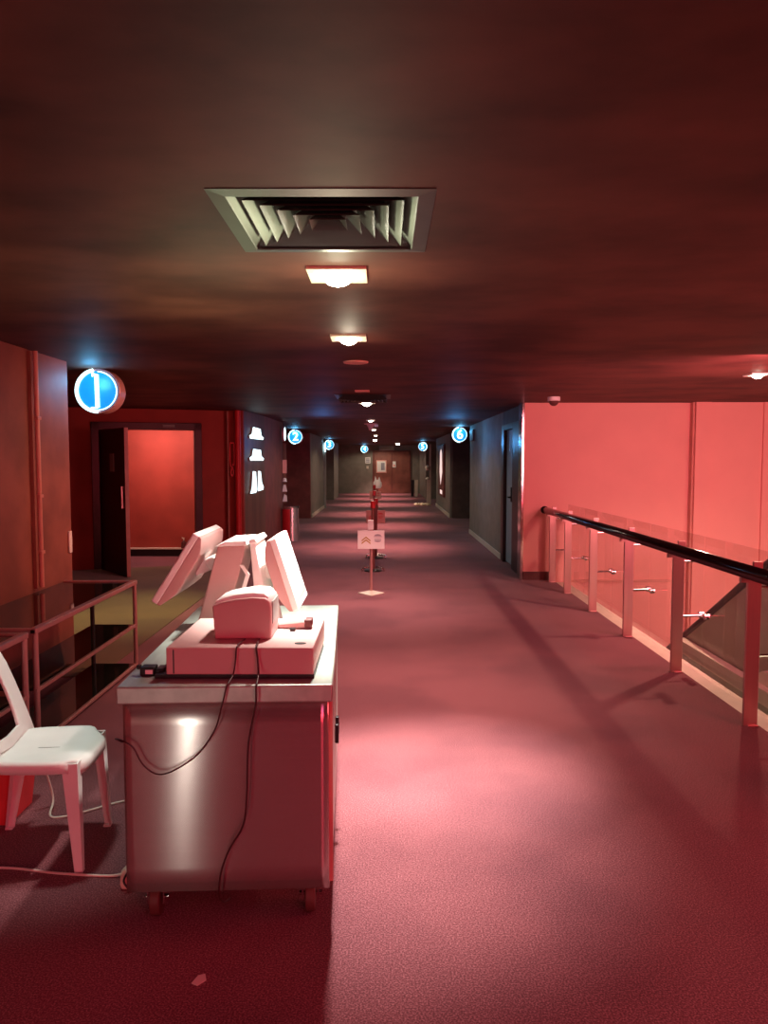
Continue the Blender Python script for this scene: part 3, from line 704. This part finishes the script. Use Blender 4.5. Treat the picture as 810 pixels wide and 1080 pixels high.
bn = thing('litter_bin', 'slim cylindrical red and steel litter bin below numeral 2 sign', 'bin', (-1.86, 15.35, 0))
MB().cyl((0,0,0),(0,0,.66),.155,seg=32).build('bin_body', 'steel', bn, smooth=False)
MB().cyl((0,0,.66),(0,0,.70),.165,seg=32).build('bin_lid', 'chrome', bn, bevel=.006)
MB().cyl((-.03,-.01,.03),(-.03,-.01,.64),.148,seg=32).build('red_sleeve', 'redpaint', bn)
wp = thing('sign_column', 'vertical column of small pale and red signs on the wall above the bin', 'sign', (-2.00, 15.52, 1.2))
MB().box(-.03,.03,-.02,0,-.45,.75).build('backing_strip', 'brownpanel', wp)
MB().box(-.042,.045,-.03,-.02,.15,.42).build('pale_plate', 'pinkpaper', wp)
MB().dome((0,-.03,.02),.04,1).cyl((0,-.035,-.02),(0,-.035,.03),.05,.03).build('figure_sign', 'paper', wp)
MB().prism([(-.05,-.22),(.05,-.22),(.02,-.08),(-.02,-.08)],'y',-.035,-.02).build('small_sign', 'paper', wp)
MB().prism([(-.05,-.42),(.05,-.42),(.04,-.30),(-.01,-.27)],'y',-.035,-.02).build('small_sign', 'paper', wp)
# edge-on flag light next to numeral 2 and 3
for loc, lb in (((-1.985, 15.3, 2.13), 'nearer thin edge-on disc sign on the left wall above the sign column'), ((-1.99, 26.0, 2.05), 'farther thin edge-on disc sign on top of the pale vertical post')):
    f = thing('blade_sign', lb, 'sign', loc); MB().cyl((-.02,0,0),(.02,0,0),.15,seg=32).build('blade', 'signwhite' if loc[1] > 20 else 'signrim', f)
    MB().cyl((.021,0,0),(.026,0,0),.13,seg=32).build('lit_face', 'signwhite', f); MB().cyl((0,0,.14),(0,0,CZ-loc[2]),.01).build('hanger','black',f)
tag(MB().box(-2.05,-1.97,26.1,26.2,0,1.9).build('door_jamb','greyplastic'),'pale vertical post at the recess under numeral 3 sign','post')
# stand by the right wall in the far corridor and black bins
stn = thing('banner_stand', 'tall narrow white banner stand at the right, below numeral 5 sign', 'stand', (1.68, 28, 0))
MB().box(-.03,.03,-.03,.03,0,2.2).build('upright','cream',stn); MB().box(-.13,.0,-.02,.02,.03,.95).build('lower_panel','cream',stn,bevel=.01)
MB().dome((-.1,-.02,1.35),.09,1).cyl((-.1,-.02,1.25),(-.1,-.02,1.35),.05,.09).build('lamp_head','cream',stn); MB().dome((-.09,-.02,.93),.08,1).build('knob','cream',stn)
random.seed(2)
for i in range(7):
    x, y = (1.18, 1.38, 1.58, 1.28, 1.49, 1.18, 1.40)[i], (27.5, 27.45, 27.5, 27.68, 27.7, 27.85, 27.92)[i]
    o = tag(MB().sweep([[(math.cos(a)*w*(1+.3*math.sin(3*a+i)), math.sin(a)*w, z) for a in [2*math.pi*q_/9 for q_ in range(9)]] for z, w in ((0,.07),(.03,.085),(.07,.05),(.085,.015))]).build('plastic_bag','yellow',bevel=.003), 'small crumpled yellowish bag in the heap at the banner stand foot', 'bag', 'crumpled bags at the banner stand')
    o.location = (x, y, 0)
for x, lb in ((1.28,'black narrow bin right of the corridor end doors'), (1.45,'pale narrow bin beside the black bin at corridor end')):
    b_ = thing('narrow_bin', lb, 'bin', (x, 34.6, 0))
    MB().sweep([[(sx_*w, sy_*w, z) for sx_, sy_ in ((-1,-1),(1,-1),(1,1),(-1,1))] for z, w in ((0,.06),(.7,.075))]).build('bin_body','black' if x < 1.3 else 'cream',b_,bevel=.005)
    MB().box(-.08,.08,-.08,.08,.7,.74).build('bin_lid','black' if x < 1.3 else 'cream',b_,bevel=.005)

# ================================================================== QUEUE STANDS
def sign_board(root, z, mm, w=.16, h=.11, arrows=True):
    bd = MB().box(-w, w, -.03, -.015, z-h, z+h).build('sign_board', mm, root, bevel=.002)
    k = MB()
    for j in range(2):
        c = -.055; zz = -.035+j*.032
        k.prism([(c-w*.55+.03, z+zz), (c-.005, z+zz+.042), (c+w*.42-.02, z+zz), (c+w*.42-.02, z+zz-.016), (c-.005, z+zz+.026), (c-w*.55+.03, z+zz-.016)], 'y', -.033, -.03)
    k.build('arrow_print', 'gold' if mm == 'paper' else 'redplastic', bd)
    k = MB()
    k.prism([(w*.5+math.cos(t*math.pi/8)*.04, z+.05+math.sin(t*math.pi/8)*.018) for t in range(9)], 'y', -.033, -.03)
    k.box(w*.5-.045, w*.5+.045, -.033, -.03, z+.036, z+.043); k.box(w*.5-.04, w*.5+.04, -.033, -.03, z+.002, z+.010)
    k.prism([(w*.5+math.cos(math.pi+t*math.pi/8)*.04, z-.01+math.sin(math.pi+t*math.pi/8)*.014) for t in range(9)], 'y', -.033, -.03)
    k.build('emblem_print', 'ink' if mm == 'paper' else 'redplastic', bd)
def sign_stand(loc, label, mm='paper', top=.79, box=True):
    s = thing('sign_stand', label, 'sign stand', loc)
    MB().sweep([[(sx_*w, sy_*w*1.2, z) for sx_, sy_ in ((0,-1),(1,0),(0,1),(-1,0))] for z, w in ((0,.16),(.012,.16),(.03,.05),(.04,.025))]).build('base', 'cream', s, bevel=.002)
    MB().cyl((0,0,.03),(0,0,top),.019,seg=16).build('pole', 'satin', s, smooth=False)
    sign_board(s, .655, mm)
    if box: MB().box(-.04,.03,-.035,.02,.775,.89).build('ticket_box', 'whiteplastic', s, bevel=.006)
    return s
def belt_post(loc, label, h=1.0):
    s = thing('belt_post', label, 'queue post', loc)
    MB().cyl((0,0,0),(0,0,.02),.13,.12,seg=28).cyl((0,0,.02),(0,0,.035),.12,.03,seg=28).build('base','black',s)
    k = MB()
    for a in (-1, 1): k.tube([(a*.04,-.02,.06),(a*.12,-.04,.055),(a*.16,-.05,.03),(a*.155,-.05,.0)], .012, 8, 4)
    k.build('chrome_feet','chrome',s,smooth=True)
    MB().cyl((0,0,.02),(0,0,h-.1),.026,seg=18).build('pole','darkred',s,smooth=False)
    MB().cyl((0,0,h-.1),(0,0,h),.036,seg=18).build('belt_head','redpaint',s,smooth=False)
    return s
sign_stand((-.155, 9.2, 0), 'nearest white arrow sign stand with pale square base in corridor middle')
belt_post((-.16, 11.1, 0), 'dark red queue post just behind the nearest sign stand', 1.02)
sign_stand((-.14, 13.0, 0), 'second sign stand with pink board behind the first one', 'pinkpaper', .8, False)
belt_post((-.135, 12.6, 0), 'dark red queue post beside the second sign stand', .98)
belt_post((-.20, 16.0, 0), 'thin dark red queue post in mid corridor behind pink board', .98)
sign_stand((-.24, 21.2, 0), 'third distant sign stand with pink board in the corridor', 'pinkpaper', .8, False)
belt_post((-.26, 20.8, 0), 'dark queue post next to the distant pink sign board', .95)
s = belt_post((-.21, 24.5, 0), 'farthest queue post topped by a crumpled white cover', .85)
MB().sweep([[(math.cos(a)*w*(1+.2*math.sin(2*a)), math.sin(a)*w*.6, z) for a in [2*math.pi*q_/12 for q_ in range(12)]] for z, w in ((.72,.10),(.80,.14),(.92,.13),(.98,.08))]).prism([(-.1,.95),(-.07,1.12),(-.02,1.0),(.02,1.0),(.06,1.10),(.11,.95)], 'y', -.03, .03).build('white_cover','whiteplastic',s,bevel=.01)

# ================================================================== LIGHTS
for y, e in ((9.9, 150), (14.2, 520), (18.6, 520), (23.0, 520), (28.0, 560), (32.5, 560), (36.6, 560)):
    spot((-.22, y, CZ-.05), e, (1, .56, .48), 88, 1, .05)
    spot((-.22, y, CZ-.05), e*.10, (1, .80, .60), 165, .3, .05)
spot((-.25, 3.7, 1.5), 16, (1, .75, .55), 100, 1, .2, (R(180-55), 0, R(180)))  # unseen upward spot, added to brighten the near vent's slats
spot((-.20, 8.2, CZ-.05), 330, (1, .66, .58), 75, 1, .05)  # extra spot without a fixture, added to light the sign board fronts
spot((.05, 5.2, CZ-.05), 330, (1, .58, .50), 96, 1, .05)
spot((-.19, 3.30, CZ-.08), 620, (1, .97, .88), 66, 1, .04)
spot((.28, 3.95, CZ-.03), 600, (1, .93, .84), 46, 1, .04)  # second spot with no lamp here, added for the floor pool beside the trolley
spot((-.19, 3.30, CZ-.08), 60, (1, .70, .66), 125, 1, .04)
spot((-1.42, 3.25, 2.25), 70, (.80, 1, .88), 42, .8, .08)  # invisible lamp added to whiten the chair seat
point((-.19, 3.2, CZ-.19), 4, (.95, 1, .60), .03)
spot((-.75, 3.7, 1.55), 30, (.80, 1, .55), 150, 1, .2, (R(180), 0, 0))  # added upward spot, no real source, for the brownish glow on the ceiling
point((-.22, 4.85, CZ-.15), 2.5, (1, .85, .6), .03)
spot((-2.75, 8.1, CZ-.05), 230, (.95, .82, .42), 72, .9, .06)
spot((3.32, 6.9, CZ-.06), 230, (1, .66, .48), 150, .5, .05)
area((-3.6, 12.35, 2.3), (0, 0, 0), 1.3, 30, (1, .62, .55), .4)
area((-3.5, 11.95, 1.3), (R(90), 0, 0), 1.0, 6, (1, .35, .2), 1.2)
# red / magenta wash
area((3.4, 5.6, 1.9), (R(82), 0, R(2)), 1.5, 145, (1, .28, .33))
area((5.5, 5.0, -1.0), (R(95), 0, R(18)), 2, 105, (1, .52, .40))
area((2.9, 4.2, -.8), (R(90), 0, R(-15)), .8, 16, (1, .9, .7))  # added warm white light inside the void, lifts the escalator panels
area((4.6, 2.0, .2), (R(180), R(28), 0), 2.0, 90, (1, .05, .05))
area((1.9, -3.2, 1.9), (R(88), 0, R(14)), 2.5, 160, (1, .05, .09), 1.4)
area((3.4, 2.6, 2.0), (0, R(58), 0), 1.4, 55, (1, .10, .12))
area((.9, .2, 2.3), (0, 0, 0), 1.2, 14, (1, .16, .42))
area((-1.13, -.4, .42), (R(88), 0, R(-10)), .03, 4.2, (1, .97, .86), .84)  # unseen white strip, added to draw the streak on the trolley front
area((-2.0, -1.6, .8), (R(90), 0, R(-20)), 1.6, 2.2, (1, .50, .42), 1.5)  # broad unseen panel, added so the steel front reflects something bright
# added warm spot without a fixture, brightens the left side walls
spot((-.6, 6.5, 2.2), 120, (1, .42, .25), 110, 1, .2, (0, R(-56), R(180)))

# world
w = bpy.data.worlds.new('world'); SC.world = w; w.use_nodes = True
w.node_tree.nodes['Background'].inputs[0].default_value = (.35, .10, .10, 1); w.node_tree.nodes['Background'].inputs[1].default_value = .05
# camera
cam = bpy.data.cameras.new('camera'); co = bpy.data.objects.new('camera', cam); COL.objects.link(co); SC.camera = co
cam.sensor_fit = 'VERTICAL'; cam.sensor_height = 36; cam.lens = 811/1080*36; cam.clip_end = 200
co.location = (0, 0, 1.6); co.rotation_euler = (math.pi/2-math.atan(54/811), 0, 0)
SC.view_settings.view_transform = 'Standard'; SC.view_settings.look = 'None'; SC.view_settings.exposure = 0
